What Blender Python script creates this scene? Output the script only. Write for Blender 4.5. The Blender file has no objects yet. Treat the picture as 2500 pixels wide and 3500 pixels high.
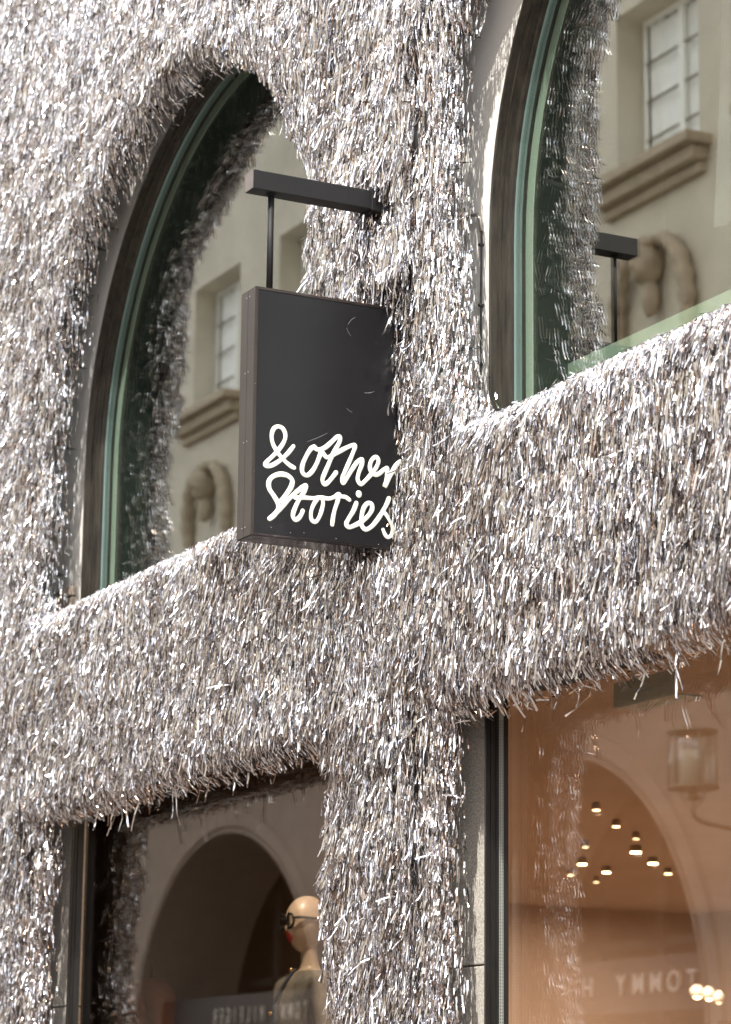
import bpy, bmesh, math, random
import numpy as np
from mathutils import Vector, Matrix, noise as mnoise

random.seed(7); rng = np.random.default_rng(11)
S = bpy.context.scene
COL = S.collection
PI = math.pi

# ---------------------------------------------------------------- camera
cam_d = bpy.data.cameras.new('camera'); cam = bpy.data.objects.new('camera', cam_d); COL.objects.link(cam)
RW = Matrix(((0.45588461, 0.19156363, 0.86917927), (0.8899768, -0.10964807, -0.44262692), (0.01051261, 0.97533619, -0.22047405)))
cam.matrix_world = Matrix.Translation((0, -4.3, 1.6)) @ RW.to_4x4()
cam_d.sensor_fit = 'VERTICAL'; cam_d.sensor_height = 36; cam_d.sensor_width = 36; cam_d.lens = 97.07
cam_d.clip_start = .1; cam_d.clip_end = 2000
cam_d.dof.use_dof = True; cam_d.dof.focus_distance = 8.9; cam_d.dof.aperture_fstop = 4.5
S.camera = cam

# ---------------------------------------------------------------- light
SUN = Vector((.36, -.50, .79)).normalized()      # towards the sun: high over the houses opposite, almost square to the front
w = bpy.data.worlds.new('World'); S.world = w; w.use_nodes = True
nt = w.node_tree; nt.nodes.clear()
N = nt.nodes.new; Lk = nt.links.new
out = N('ShaderNodeOutputWorld'); bg = N('ShaderNodeBackground'); sky = N('ShaderNodeTexSky')
sky.sky_type = 'NISHITA'; sky.sun_disc = False
sky.sun_elevation = math.asin(SUN.z); sky.sun_rotation = math.atan2(SUN.x, SUN.y)
sky.air_density = 1.2; sky.dust_density = 2.5; sky.ozone_density = .8
tc = N('ShaderNodeTexCoord'); mp = N('ShaderNodeMapping'); mp.inputs['Scale'].default_value = (1, 1, 2.2)
cn = N('ShaderNodeTexNoise'); cn.inputs['Scale'].default_value = 2.3; cn.inputs['Detail'].default_value = 7; cn.inputs['Roughness'].default_value = .58
cr = N('ShaderNodeValToRGB'); cr.color_ramp.elements[0].position = .40; cr.color_ramp.elements[1].position = .60
cm = N('ShaderNodeMix'); cm.data_type = 'RGBA'; cm.inputs['B'].default_value = (16, 16, 16.4, 1)
Lk(tc.outputs['Generated'], mp.inputs['Vector']); Lk(mp.outputs[0], cn.inputs['Vector']); Lk(cn.outputs[0], cr.inputs[0])
Lk(cr.outputs[0], cm.inputs['Factor']); Lk(sky.outputs[0], cm.inputs['A']); Lk(cm.outputs['Result'], bg.inputs[0])
bg.inputs[1].default_value = .12; Lk(bg.outputs[0], out.inputs[0])
sd = bpy.data.lights.new('sun', 'SUN'); sd.energy = 3.2; sd.angle = math.radians(.5); sd.color = (1, .95, .87)
so = bpy.data.objects.new('sun', sd); COL.objects.link(so); so.rotation_euler = SUN.to_track_quat('Z', 'Y').to_euler(); so.location = (0, 0, 40)
S.view_settings.view_transform = 'Standard'; S.view_settings.look = 'None'; S.view_settings.exposure = 1.12; S.view_settings.gamma = 1
S.view_settings.use_curve_mapping = False
S.cycles.max_bounces = 9; S.cycles.diffuse_bounces = 4; S.cycles.glossy_bounces = 5; S.cycles.transparent_max_bounces = 10
S.cycles.caustics_reflective = True; S.cycles.blur_glossy = .5

# ---------------------------------------------------------------- materials
MATS = {}
def mat(name, col, rough=.6, metal=0, var=.0, scale=8, bump=0, bscale=60, emit=None, estr=0, stretch=(1, 1, 1), col2=None, spec=.5, coat=0):
    m = bpy.data.materials.new(name); m.use_nodes = True; t = m.node_tree; b = t.nodes['Principled BSDF']
    b.inputs['Base Color'].default_value = (*col, 1); b.inputs['Roughness'].default_value = rough; b.inputs['Metallic'].default_value = metal
    b.inputs['Specular IOR Level'].default_value = spec
    if coat: b.inputs['Coat Weight'].default_value = coat
    if emit: b.inputs['Emission Color'].default_value = (*emit, 1); b.inputs['Emission Strength'].default_value = estr
    if var or bump:
        tc = t.nodes.new('ShaderNodeTexCoord'); mp = t.nodes.new('ShaderNodeMapping'); mp.inputs['Scale'].default_value = stretch
        t.links.new(tc.outputs['Object'], mp.inputs[0])
    if var:
        n = t.nodes.new('ShaderNodeTexNoise'); n.inputs['Scale'].default_value = scale; n.inputs['Detail'].default_value = 8; n.inputs['Roughness'].default_value = .65
        r = t.nodes.new('ShaderNodeValToRGB'); r.color_ramp.elements[0].position = .3; r.color_ramp.elements[1].position = .7
        c2 = col2 or tuple(min(1, c * (1 + var)) for c in col)
        r.color_ramp.elements[0].color = (*[c * (1 - var) for c in col], 1); r.color_ramp.elements[1].color = (*c2, 1)
        t.links.new(mp.outputs[0], n.inputs['Vector']); t.links.new(n.outputs[0], r.inputs[0]); t.links.new(r.outputs[0], b.inputs['Base Color'])
    if bump:
        n2 = t.nodes.new('ShaderNodeTexNoise'); n2.inputs['Scale'].default_value = bscale; n2.inputs['Detail'].default_value = 4
        bp = t.nodes.new('ShaderNodeBump'); bp.inputs['Strength'].default_value = bump; bp.inputs['Distance'].default_value = .01
        t.links.new(mp.outputs[0], n2.inputs['Vector']); t.links.new(n2.outputs[0], bp.inputs['Height']); t.links.new(bp.outputs[0], b.inputs['Normal'])
    MATS[name] = m; return m

M_plaster = mat('plaster', (.82, .80, .76), .8, var=.06, scale=5, bump=.15, bscale=120)
M_granite = mat('granite', (.46, .42, .37), .75, var=.5, scale=130, bump=.3, bscale=200, col2=(.78, .73, .66))
M_sand = mat('sandstone', (.40, .33, .27), .85, var=.3, scale=90, bump=.4, bscale=140)
M_bronze = mat('bronze', (.034, .027, .022), .42, metal=.45, var=.45, scale=7, bump=.12, bscale=40, stretch=(6, 6, .8), col2=(.065, .055, .042))
M_darkframe = mat('dark_frame', (.018, .017, .016), .35, metal=.3, var=.3, scale=12, stretch=(4, 4, .6))
M_spacer = mat('spacer_metal', (.36, .47, .50), .35, metal=.3)
M_gasket = mat('gasket', (.34, .36, .33), .5, metal=.2)
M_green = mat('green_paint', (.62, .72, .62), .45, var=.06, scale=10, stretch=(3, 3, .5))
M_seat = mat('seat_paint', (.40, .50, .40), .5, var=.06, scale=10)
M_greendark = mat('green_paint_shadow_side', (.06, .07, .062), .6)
M_black = mat('black_powder_coat', (.005, .005, .006), .62, var=.2, scale=30)
M_sign = mat('sign_face_coat', (.013, .0128, .0145), .33, var=.12, scale=5, bump=.02, bscale=20, spec=.36)
M_signedge = mat('sign_bronze_edge', (.075, .060, .055), .30, metal=.7, var=.12, scale=14)
M_letter = mat('cream_letter', (.85, .84, .74), .4, emit=(1, .97, .84), estr=.08)
M_rivet = mat('rivet', (.5, .48, .45), .3, metal=.9)
M_cable = mat('cable_rubber', (.03, .028, .026), .5)
M_conduit = mat('conduit', (.35, .33, .30), .4, metal=.6)
M_backing = mat('tinsel_backing', (.035, .034, .036), .6)
M_opp = mat('cream_render', (.60, .54, .43), .85, var=.16, scale=.9, bump=.2, bscale=40)
M_oppstone = mat('pink_stone', (.36, .285, .225), .8, var=.14, scale=3, bump=.2, bscale=50)
M_oppsill = mat('warm_sill_stone', (.42, .34, .24), .8, var=.15, scale=6)
M_sash = mat('white_sash', (.90, .89, .82), .5)
M_curtain = mat('white_curtain', (.93, .93, .89), .8, var=.04, scale=9, stretch=(6, 1, .4))
M_dark = mat('dark_interior', (.05, .036, .022), .8)
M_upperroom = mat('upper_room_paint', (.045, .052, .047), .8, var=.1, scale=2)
M_warmwall = mat('warm_room_paint', (.55, .46, .40), .75, var=.08, scale=1.2)
M_brownwall = mat('brown_room_paint', (.13, .085, .055), .75, var=.15, scale=1.5)
M_floor = mat('shop_floor', (.35, .25, .17), .5, var=.1, scale=3)
M_paving = mat('paving', (.27, .225, .19), .8, var=.2, scale=4, bump=.2, bscale=60)
M_asphalt = mat('asphalt', (.055, .054, .053), .9, var=.2, scale=60)
M_roof = mat('roof_tile', (.22, .09, .06), .8, var=.2, scale=20)
M_lamp = mat('lamp_disc', (1, 1, 1), .5, emit=(1, .74, .40), estr=9)
M_lampmetal = mat('lantern_metal', (.30, .27, .20), .4, metal=.6)
M_opal = mat('opal_glass', (.75, .72, .60), .3)
M_skin = mat('mannequin_skin', (.50, .41, .32), .35, var=.05, scale=9)
M_lips = mat('red_lips', (.50, .06, .045), .3)
M_jacket = mat('washed_cotton', (.15, .16, .145), .85, var=.5, scale=6, bump=.25, bscale=90, col2=(.34, .31, .25))
M_navy = mat('navy_trim', (.025, .035, .055), .6)
M_gold = mat('gold_button', (.70, .48, .20), .25, metal=1)
M_lens = mat('glasses_frame', (.02, .02, .02), .25)
M_fabricgrey = mat('lilac_grey_fabric', (.17, .165, .18), .85, var=.04, scale=2)
M_rust = mat('rust_fabric', (.20, .07, .035), .8, var=.2, scale=6)
M_signboard = mat('dark_fascia', (.05, .035, .028), .5)
M_fascialet = mat('fascia_letter', (.62, .58, .52), .4)

def foil():
    m = bpy.data.materials.new('silver_foil'); m.use_nodes = True; t = m.node_tree; b = t.nodes['Principled BSDF']
    g = t.nodes.new('ShaderNodeNewGeometry')
    r = t.nodes.new('ShaderNodeValToRGB'); e = r.color_ramp.elements
    e[0].position = 0; e[0].color = (.88, .895, .94, 1); e[1].position = .76; e[1].color = (.91, .905, .93, 1)
    x = e.new(.82); x.color = (.58, .51, .47, 1); x = e.new(.92); x.color = (.26, .19, .16, 1)  # brown and dark reflections put into the colour of some strips
    t.links.new(g.outputs['Random Per Island'], r.inputs[0]); t.links.new(r.outputs[0], b.inputs['Base Color'])
    mr = t.nodes.new('ShaderNodeMapRange'); mr.inputs['To Min'].default_value = .05; mr.inputs['To Max'].default_value = .25
    t.links.new(g.outputs['Random Per Island'], mr.inputs['Value']); t.links.new(mr.outputs[0], b.inputs['Roughness'])
    b.inputs['Metallic'].default_value = 1
    return m
M_foil = foil()

def glass(name, refl, tint, rough=0.0):
    m = bpy.data.materials.new(name); m.use_nodes = True; t = m.node_tree; t.nodes.clear()
    o = t.nodes.new('ShaderNodeOutputMaterial'); mx = t.nodes.new('ShaderNodeMixShader')
    tr = t.nodes.new('ShaderNodeBsdfTransparent'); gl = t.nodes.new('ShaderNodeBsdfGlossy')
    tr.inputs[0].default_value = (*tint, 1); gl.inputs['Roughness'].default_value = rough; gl.inputs[0].default_value = (.97, .95, .91, 1)
    mx.inputs[0].default_value = refl
    t.links.new(tr.outputs[0], mx.inputs[1]); t.links.new(gl.outputs[0], mx.inputs[2]); t.links.new(mx.outputs[0], o.inputs[0])
    return m
M_glassU = glass('upper_glass', .275, (.92, .97, .94))
M_glassL = glass('shop_glass', .15, (.90, .86, .82))
M_glassS = glass('small_glass', .2, (.85, .9, .88))

# ---------------------------------------------------------------- helpers
def link(name, me, m=None, parent=None, label=None, cat=None, group=None, kind=None):
    o = bpy.data.objects.new(name, me); COL.objects.link(o)
    if m is not None and me is not None and not me.materials: me.materials.append(m)
    if parent is not None: o.parent = parent
    tag(o, label, cat, group, kind); return o
def tag(o, label=None, cat=None, group=None, kind=None):
    if label: o['label'] = label
    if cat: o['category'] = cat
    if group: o['group'] = group
    if kind: o['kind'] = kind
def thing(name, label, cat, group=None, loc=(0, 0, 0)):
    o = bpy.data.objects.new(name, None); COL.objects.link(o); o.location = loc; o.empty_display_size = .1
    tag(o, label, cat, group); return o
def me_from(verts, faces, name='mesh', smooth=False):
    me = bpy.data.meshes.new(name); me.from_pydata([tuple(v) for v in verts], [], faces); me.update()
    if smooth: me.polygons.foreach_set('use_smooth', [True] * len(me.polygons))
    return me
class MB:
    def __init__(s): s.bm = bmesh.new()
    def box(s, x0, x1, y0, y1, z0, z1, bev=0):
        r = bmesh.ops.create_cube(s.bm, size=1)
        vs = r['verts']
        for v in vs: v.co = Vector(((x0 + x1) / 2 + v.co.x * (x1 - x0), (y0 + y1) / 2 + v.co.y * (y1 - y0), (z0 + z1) / 2 + v.co.z * (z1 - z0)))
        if bev:
            es = list({e for v in vs for e in v.link_edges}); bmesh.ops.bevel(s.bm, geom=es, offset=bev, segments=2, affect='EDGES', profile=.6)
        return s
    def tube(s, pts, r, n=10, smooth=True, flat=1.0, axis=None, caps=True):
        pts = [Vector(p) for p in pts]; rings = []
        rr = r if hasattr(r, '__len__') else [r] * len(pts)
        prev = None
        for i, p in enumerate(pts):
            t = (pts[min(i + 1, len(pts) - 1)] - pts[max(i - 1, 0)]).normalized()
            if axis is not None: a = axis.normalized(); b = t.cross(a).normalized()
            else:
                if prev is None:
                    a = t.orthogonal().normalized()
                else:
                    a = (prev - t * prev.dot(t)).normalized()
                prev = a; b = t.cross(a)
            rings.append([s.bm.verts.new(p + a * (math.cos(2 * PI * k / n) * rr[i] * flat) + b * (math.sin(2 * PI * k / n) * rr[i])) for k in range(n)])
        for i in range(len(rings) - 1):
            for k in range(n):
                f = s.bm.faces.new((rings[i][k], rings[i][(k + 1) % n], rings[i + 1][(k + 1) % n], rings[i + 1][k])); f.smooth = smooth
        if caps: s.bm.faces.new(rings[0][::-1]); s.bm.faces.new(rings[-1])
        return s
    def lathe(s, prof, c, n=24, axis='z'):
        rings = []
        for r, h in prof:
            rings.append([s.bm.verts.new(Vector(c) + (Vector((r * math.cos(2 * PI * k / n), r * math.sin(2 * PI * k / n), h)) if axis == 'z' else Vector((r * math.cos(2 * PI * k / n), h, r * math.sin(2 * PI * k / n))))) for k in range(n)])
        for i in range(len(rings) - 1):
            for k in range(n):
                f = s.bm.faces.new((rings[i][k], rings[i][(k + 1) % n], rings[i + 1][(k + 1) % n], rings[i + 1][k])); f.smooth = True
        s.bm.faces.new(rings[0][::-1]); s.bm.faces.new(rings[-1])
        return s
    def ball(s, c, r, sc=(1, 1, 1), n=2, jit=0):
        q = bmesh.ops.create_icosphere(s.bm, subdivisions=n, radius=1)
        for v in q['verts']:
            d = 1 + jit * mnoise.noise(v.co * 2.3 + Vector(c)); v.co = Vector(c) + Vector((v.co.x * r * sc[0], v.co.y * r * sc[1], v.co.z * r * sc[2])) * d
            for f in v.link_faces: f.smooth = True
        return s
    def done(s, name, m, parent=None, **k):
        bmesh.ops.recalc_face_normals(s.bm, faces=s.bm.faces[:])
        me = bpy.data.meshes.new(name); s.bm.to_mesh(me); s.bm.free(); return link(name, me, m, parent, **k)

def plate(outer, holes, y0, y1):
    """flat wall in the XZ plane with holes, from depth y0 to y1"""
    cu = bpy.data.curves.new('tmp', 'CURVE'); cu.dimensions = '2D'; cu.fill_mode = 'BOTH'; cu.extrude = abs(y1 - y0) / 2
    for loop in [outer] + holes:
        sp = cu.splines.new('POLY'); sp.points.add(len(loop) - 1); sp.use_cyclic_u = True
        for i, (x, z) in enumerate(loop): sp.points[i].co = (x, z, 0, 1)
    o = bpy.data.objects.new('tmp', cu); COL.objects.link(o)
    me = bpy.data.meshes.new_from_object(o.evaluated_get(bpy.context.evaluated_depsgraph_get()))
    bpy.data.objects.remove(o); me.materials.clear()
    co = np.empty(len(me.vertices) * 3); me.vertices.foreach_get('co', co); co = co.reshape(-1, 3)
    new = np.stack([co[:, 0], (y0 + y1) / 2 - co[:, 2], co[:, 1]], 1); me.vertices.foreach_set('co', new.ravel()); me.update()
    return me
def rect(x0, x1, z0, z1): return [(x0, z0), (x1, z0), (x1, z1), (x0, z1)]
def arch(cx, a, zs, b, z0, n=40, off=0):
    pts = [(cx + a - off, z0 + 0)]
    for k in range(n + 1):
        t = PI * k / n; pts.append((cx + (a - off) * math.cos(t), zs + (b - off) * math.sin(t)))
    pts.append((cx - a + off, z0)); return pts
def sweep(path, prof, closed=False):
    """path: (x,z) polyline; prof: list of (inward offset, y)."""
    P = [np.array(p, float) for p in path]; n = len(P); nr = []
    for i in range(n):
        a = P[i - 1] if (i > 0 or closed) else None; b = P[(i + 1) % n] if (i < n - 1 or closed) else None
        d1 = (P[i] - a) if a is not None else (b - P[i]); d2 = (b - P[i]) if b is not None else d1
        d1 = d1 / (np.linalg.norm(d1) + 1e-9); d2 = d2 / (np.linalg.norm(d2) + 1e-9)
        n1 = np.array((-d1[1], d1[0])); n2 = np.array((-d2[1], d2[0])); m = n1 + n2; m /= np.linalg.norm(m); nr.append(m / max(.3, m @ n1))
    verts = []; faces = []; k = len(prof)
    for p, q in zip(P, nr):
        for o, y in prof: verts.append((p[0] + q[0] * o, y, p[1] + q[1] * o))
    for i in range(n if closed else n - 1):
        j = (i + 1) % n
        for s_ in range(k - 1): faces.append((i * k + s_, j * k + s_, j * k + s_ + 1, i * k + s_ + 1))
    return me_from(verts, faces)
def smooth_path(pts, sub=6, closed=False):
    pts = [Vector(p) for p in pts]; res = []
    for i in range(len(pts) - 1):
        p0 = pts[max(i - 1, 0)]; p1 = pts[i]; p2 = pts[i + 1]; p3 = pts[min(i + 2, len(pts) - 1)]
        for k in range(sub):
            t = k / sub
            res.append(.5 * ((2 * p1) + (p2 - p0) * t + (2 * p0 - 5 * p1 + 4 * p2 - p3) * t * t + (3 * p1 - p0 - 3 * p2 + p3) * t ** 3))
    res.append(pts[-1]); return res

# ---------------------------------------------------------------- ground
g = MB(); g.box(-160, 120, -160, 160, -.6, 0); g.done('ground', M_asphalt, kind='structure')
g = MB(); g.box(-60, 30, -11.0, -.25, .004, .03); g.done('pavement', M_paving, kind='structure')

# ---------------------------------------------------------------- clad shop building
UPARCH = [(-9.73, 1.52), (-6.08, 1.52)]          # centre, half width of masonry arch
ZS, AB = 4.50, 1.465
LOW = [(-11.27, -8.26), (-7.638, -4.70)]
shop = thing('shop_building', 'plastered shop building with two storeys of large windows, almost wholly hidden by silver foil fringe', 'building')
holes = [arch(cx, a, ZS, AB, 3.72) for cx, a in UPARCH]
link('wall', plate(rect(-14.5, -2.5, 3.16, 8.2), holes, .03, .30), M_plaster, shop)
lowholes = [rect(x0, x1, .45, 2.93) for x0, x1 in LOW]
# granite piers of the ground floor, block by block
for x0, x1 in ((-14.5, -11.27), (-8.26, -7.638), (-4.70, -2.5)):
    z = 0.0; hs = [.46, .55, .50, .62, 1.03]
    for i, h in enumerate(hs):
        b = MB(); b.box(x0, x1, .032, .10, z + .003, z + h - .003, .004); b.done('granite_block', M_granite, shop); z += h
b = MB(); b.box(-11.27, -8.26, .05, .30, 0, .45); b.box(-7.638, -4.70, .05, .30, 0, .45); b.done('stall_riser', M_granite, shop)
b = MB(); b.box(-14.5, -14.2, .3, 9, 3.6, 18.5); b.box(-2.8, -2.5, .3, 9, 0, 18.5); b.box(-20.2, -19.9, .3, 9.3, 0, 18.5); b.box(-19.9, -14.5, .05, .3, 0, 18.5); b.box(-19.9, -14.5, 9.0, 9.3, 0, 18.5); b.box(-19.9, -14.5, .3, 9.0, 3.55, 3.6); b.box(-14.5, -2.5, 9.0, 9.3, 0, 18.5); b.box(-2.5, 5, .3, 9.3, 0, 18.5)
b.done('side_walls', M_plaster, shop)
b = MB(); b.box(-14.5, -2.5, .03, .30, 8.2, 18.5); b.done('upper_wall', M_plaster, shop)
b = MB(); b.box(-20.2, 5, -.15, 9.3, 18.5, 18.8); b.done('roof', M_roof, shop)
# stone impost blocks at the foot of the plaster strips
for x0, x1 in ((-11.56, -11.33), (-7.96, -7.665)):
    b = MB(); b.box(x0, x1, .006, .05, 3.70, 3.925, .004); b.box(x0, x1 + .006, -.004, .05, 3.93, 3.972, .008); b.done('impost_block', M_sand, shop)

# windows upstairs: bronze frame, metal spacer, green inner frame
def arched_window(cx, a, lab):
    path = arch(cx, a, ZS, AB, 3.66)[::-1]
    path = [(p[0], p[1]) for p in path]
    def sw(o0, prof):
        # path runs left foot -> top -> right foot, inward is to the right
        return sweep(path, [(-(o0 + o), y) for o, y in prof])
    f = link('arched_window', sw(0, [(-.006, .06), (-.006, .022), (.002, .020), (.004, .024), (.004, .050), (.009, .053), (.009, .062), (.005, .065), (.006, .085), (.010, .088), (.012, .096), (.012, .118)]), M_bronze, shop, label=lab)
    link('metal_spacer', sw(.012, [(0, .108), (.003, .119), (.003, .1235), (-.001, .1245), (.003, .1255), (.003, .136)]), M_spacer, f)
    link('dark_gasket', sw(.012, [(.003, .136), (.004, .150)]), M_darkframe, f)
    link('inner_frame', sw(.014, [(0, .150), (.044, .150), (.046, .153)]), M_green, f)
    link('inner_reveal', sw(.014, [(.046, .153), (.046, .30), (-.05, .34)]), M_greendark, f)  # same green paint darkened, the side's shade put into the colour
    # pane
    ip = arch(cx, a - .011, ZS, AB - .011, 3.70)
    link('pane', plate(ip, [], .106, .112), M_glassU, f)
    return f
aw = [arched_window(*UPARCH[0], 'arched window behind the hanging sign, bronze outer frame and pale green inner frame'),
      arched_window(*UPARCH[1], 'arched window at the upper right with bronze frame and beaded green window seat inside')]
# green window seats inside
for i, (cx, a) in enumerate(UPARCH):
    if i == 0: continue
    x0 = cx - a + .04; x1 = cx + a - .04
    s = MB(); s.box(x0, x1, .285, .34, 4.055, 4.10, .004); so_ = s.done('window_seat', M_seat, aw[i])
    s = MB(); x = x0 + .02
    s.box(x0 + .01, x1, .312, .345, 3.62, 4.055)
    while x < x1 - .03:
        s.box(x, x + .036, .304, .3125, 3.62, 4.054, .002); x += .040
    s.done('beadboard', M_seat, aw[i])

# windows downstairs
def shop_window(x0, x1, right, lab):
    path = [(x0, .45), (x0, 3.10), (x1, 3.10), (x1, .45)]
    ky = 1 if right else .70
    def sw(prof): return sweep(path, [(-o, .024 + (y - .024) * ky) for o, y in prof], closed=True)
    f = link('shop_window', sw([(-.002, .05), (-.002, .026), (.003, .024), (.005, .028), (.005, .043), (.009, .044), (.009, .047), (.006, .048), (.007, .062), (.011, .063), (.012, .072)]), M_darkframe, shop, label=lab)
    if right:
        link('glazing_gasket', sw([(.0125, .072), (.0145, .087)]), M_gasket, f)
        link('inner_bead', sw([(.0145, .087), (.016, .104)]), M_darkframe, f)
        dots = MB(); z = 1.2
        while z < 2.9: dots.box(x0 + .0125, x0 + .0150, .0745, .0765, z, z + .004); dots.box(x0 + .0125, x0 + .0160, .0825, .0845, z, z + .004); z += .010
        dots.done('gasket_perforation', M_darkframe, f, kind='stuff')
    else:
        link('glazing_gasket', sw([(.0125, .072), (.016, .100)]), M_darkframe, f)
        link('inner_bead', sw([(.016, .112), (.020, .112), (.020, .125)]), M_darkframe, f)
    link('pane', plate(rect(x0 + .014, x1 - .014, .47, 3.085), [], *((.102, .108) if right else (.0785, .0835))), M_glassL, f)
    return f
shop_window(*LOW[0], False, 'ground floor shop window with the mannequin, in a black frame')
shop_window(*LOW[1], True, 'ground floor shop window at the lower right with warm brown interior and spotlights')

# rooms
def room(name, x0, x1, y0, y1, z0, z1, m, mf=None, open_y0=True):
    b = MB(); t = .05
    b.box(x0 - t, x0, y0, y1, z0, z1); b.box(x1, x1 + t, y0, y1, z0, z1); b.box(x0 - t, x1 + t, y1, y1 + t, z0, z1)
    b.box(x0 - t, x1 + t, y0, y1 + t, z1, z1 + t)
    o = b.done(name, m, shop)
    b = MB(); b.box(x0 - t, x1 + t, y0, y1 + t, z0 - t, z0 - .002); b.done('room_floor', mf or m, shop)
    return o
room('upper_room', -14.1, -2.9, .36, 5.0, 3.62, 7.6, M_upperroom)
b = MB(); b.box(-15.5, -10.45, 1.50, 1.58, .36, 3.44); b.box(-15.5, -15.42, .31, 1.5, .36, 3.44); b.done('display_back_wall', M_brownwall, shop)
b = MB(); b.box(-19.5, -19.45, .31, 8.9, .36, 3.46); b.box(-19.5, -2.9, 8.85, 8.9, .36, 3.46); b.box(-19.5, -2.9, .31, 8.9, 3.44, 3.48)
b.box(-3.0, -2.95, .31, 8.9, .36, 3.44)
b.done('sales_room', M_warmwall, shop)
b = MB(); b.box(-19.5, -2.9, .31, 8.9, .3, .36); b.done('room_floor', M_floor, shop)
b = MB()
for x, z0, z1 in ((-17.2, .4, 2.3), (-15.4, .4, 1.9)): b.box(x, x + 1.3, 8.3, 8.8, z0, z1, .02)
for zz in (1.0, 1.5, 2.0, 2.5): b.box(-18.8, -9.5, 8.5, 8.85, zz, zz + .03)
b.done('wall_shelf', M_floor, shop)
# cable on the right-hand reveal
b = MB(); pts = smooth_path([(-7.595, .008, 4.56), (-7.599, .008, 4.35), (-7.601, .008, 4.08), (-7.599, .006, 4.06), (-7.568, -.014, 4.01), (-7.572, -.014, 3.96), (-7.595, -.014, 3.90), (-7.598, -.014, 3.80)])
pts = [Vector((p.x - .062, p.y + .015, p.z)) for p in pts]
b.tube(pts, .0034, 8); b.done('cable', M_cable, shop)
b = MB(); b.tube([(-7.80, .012, 4.625), (-7.71, .012, 4.62), (-7.672, .014, 4.612), (-7.658, .018, 4.59), (-7.657, .022, 4.55)], .0065, 8); b.done('conduit', M_conduit, shop)
for z in (4.50, 4.29, 4.09, 3.97):
    b = MB(); b.box(-7.668, -7.652, .014, .032, z, z + .008, .0015); b.done('cable_clip', M_cable, shop)

# ---------------------------------------------------------------- tinsel cladding
def seg_dist(P, poly):
    """signed distance to closed polygon (positive outside) and outward normal away from the polygon"""
    A = np.array(poly); B = np.roll(A, -1, 0); best = np.full(len(P), 1e9); nx = np.zeros((len(P), 2)); inside = np.zeros(len(P), bool)
    for a, b in zip(A, B):
        ab = b - a; t = np.clip(((P - a) @ ab) / (ab @ ab + 1e-12), 0, 1); q = a + t[:, None] * ab; d = np.linalg.norm(P - q, axis=1)
        m = d < best; best[m] = d[m]; nx[m] = (P - q)[m] / (d[m][:, None] + 1e-9)
        c = (a[1] > P[:, 1]) != (b[1] > P[:, 1])
        xx = a[0] + (P[:, 1] - a[1]) / (b[1] - a[1] + 1e-12) * ab[0]
        inside ^= c & (P[:, 0] < xx)
    best[inside] *= -1; nx[inside] *= -1
    return best, nx
HU1 = [(-11.27, 3.83), (-11.32, 4.02), (-11.27, 4.19), (-11.29, 4.32), (-11.26, 4.58), (-11.22, 4.77), (-11.18, 4.88), (-11.12, 5.05), (-11.08, 5.28), (-10.98, 5.42), (-10.80, 5.54), (-10.53, 5.67), (-10.34, 5.78), (-10.01, 5.84),
       (-9.73, 5.86), (-9.47, 5.80), (-9.20, 5.68), (-9.02, 5.57), (-8.86, 5.45), (-8.75, 5.31), (-8.67, 5.20), (-8.56, 5.05), (-8.52, 4.85), (-8.53, 4.7), (-8.50, 4.5), (-8.50, 4.2), (-8.48, 3.85)]
HU2 = [(-7.44, 3.84), (-7.52, 3.95), (-7.58, 4.12), (-7.62, 4.46), (-7.64, 4.72), (-7.66, 4.89), (-7.63, 5.04), (-7.62, 5.15), (-7.56, 5.30), (-7.35, 5.50), (-7.1, 5.65), (-6.75, 5.78), (-6.4, 5.85), (-6.05, 5.86), (-5.6, 5.76), (-5.25, 5.5), (-4.98, 5.1), (-4.90, 4.7), (-4.88, 4.3), (-4.88, 3.865)]
HL1 = [(-11.24, -1), (-11.24, 1.6), (-11.26, 2.05), (-11.30, 2.29), (-11.28, 2.48), (-11.22, 2.67), (-11.25, 2.885), (-10.47, 2.885), (-9.58, 2.89), (-8.38, 2.89), (-8.38, 2.6), (-8.41, 2.37), (-8.37, 2.2), (-8.36, 1.96), (-8.38, 1.5), (-8.38, -1)]
HL2 = [(-7.67, -1), (-7.66, 1.94), (-7.69, 2.33), (-7.70, 2.60), (-7.66, 2.88), (-7.23, 2.89), (-6.77, 2.89), (-6.2, 2.90), (-4.9, 2.90), (-4.88, 2.0), (-4.88, -1)]
EDGE = .03      # the strips overhang the carrier by about this much
HOLES = [HU1, HU2, HL1, HL2]
XA, XB, ZA, ZB = -13.9, -3.6, .9, 7.9
def holedist(P):
    D = np.full(len(P), 1e9); NX = np.zeros((len(P), 2))
    for h in HOLES:
        d, n = seg_dist(P, h); m = d < D; D[m] = d[m]; NX[m] = n[m]
    return D - EDGE * (1 - 1.0 * np.clip(-NX[:, 1], 0, 1)) + .045 * np.clip(-NX[:, 0], 0, 1) + np.where(P[:, 1] > 3.9, .06, .02) * np.clip(NX[:, 1], 0, 1), NX
def vnoise(x, z, sc, seed):
    """smooth value noise, vectorised"""
    r = np.random.default_rng(seed).random((256, 256)); u = x * sc; v = z * sc
    i = np.floor(u).astype(int); j = np.floor(v).astype(int); fu = u - i; fv = v - j
    fu = fu * fu * (3 - 2 * fu); fv = fv * fv * (3 - 2 * fv); i &= 255; j &= 255; i2 = (i + 1) & 255; j2 = (j + 1) & 255
    return (r[i, j] * (1 - fu) + r[i2, j] * fu) * (1 - fv) + (r[i, j2] * (1 - fu) + r[i2, j2] * fu) * fv
RAD = .12
def tier(x, z):
    row = z / .135 + .35 * vnoise(x, z * .3, 1.7, 5)
    return 1 - (row - np.floor(row))                 # 1 at the lower hem of a fringe row
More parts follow.
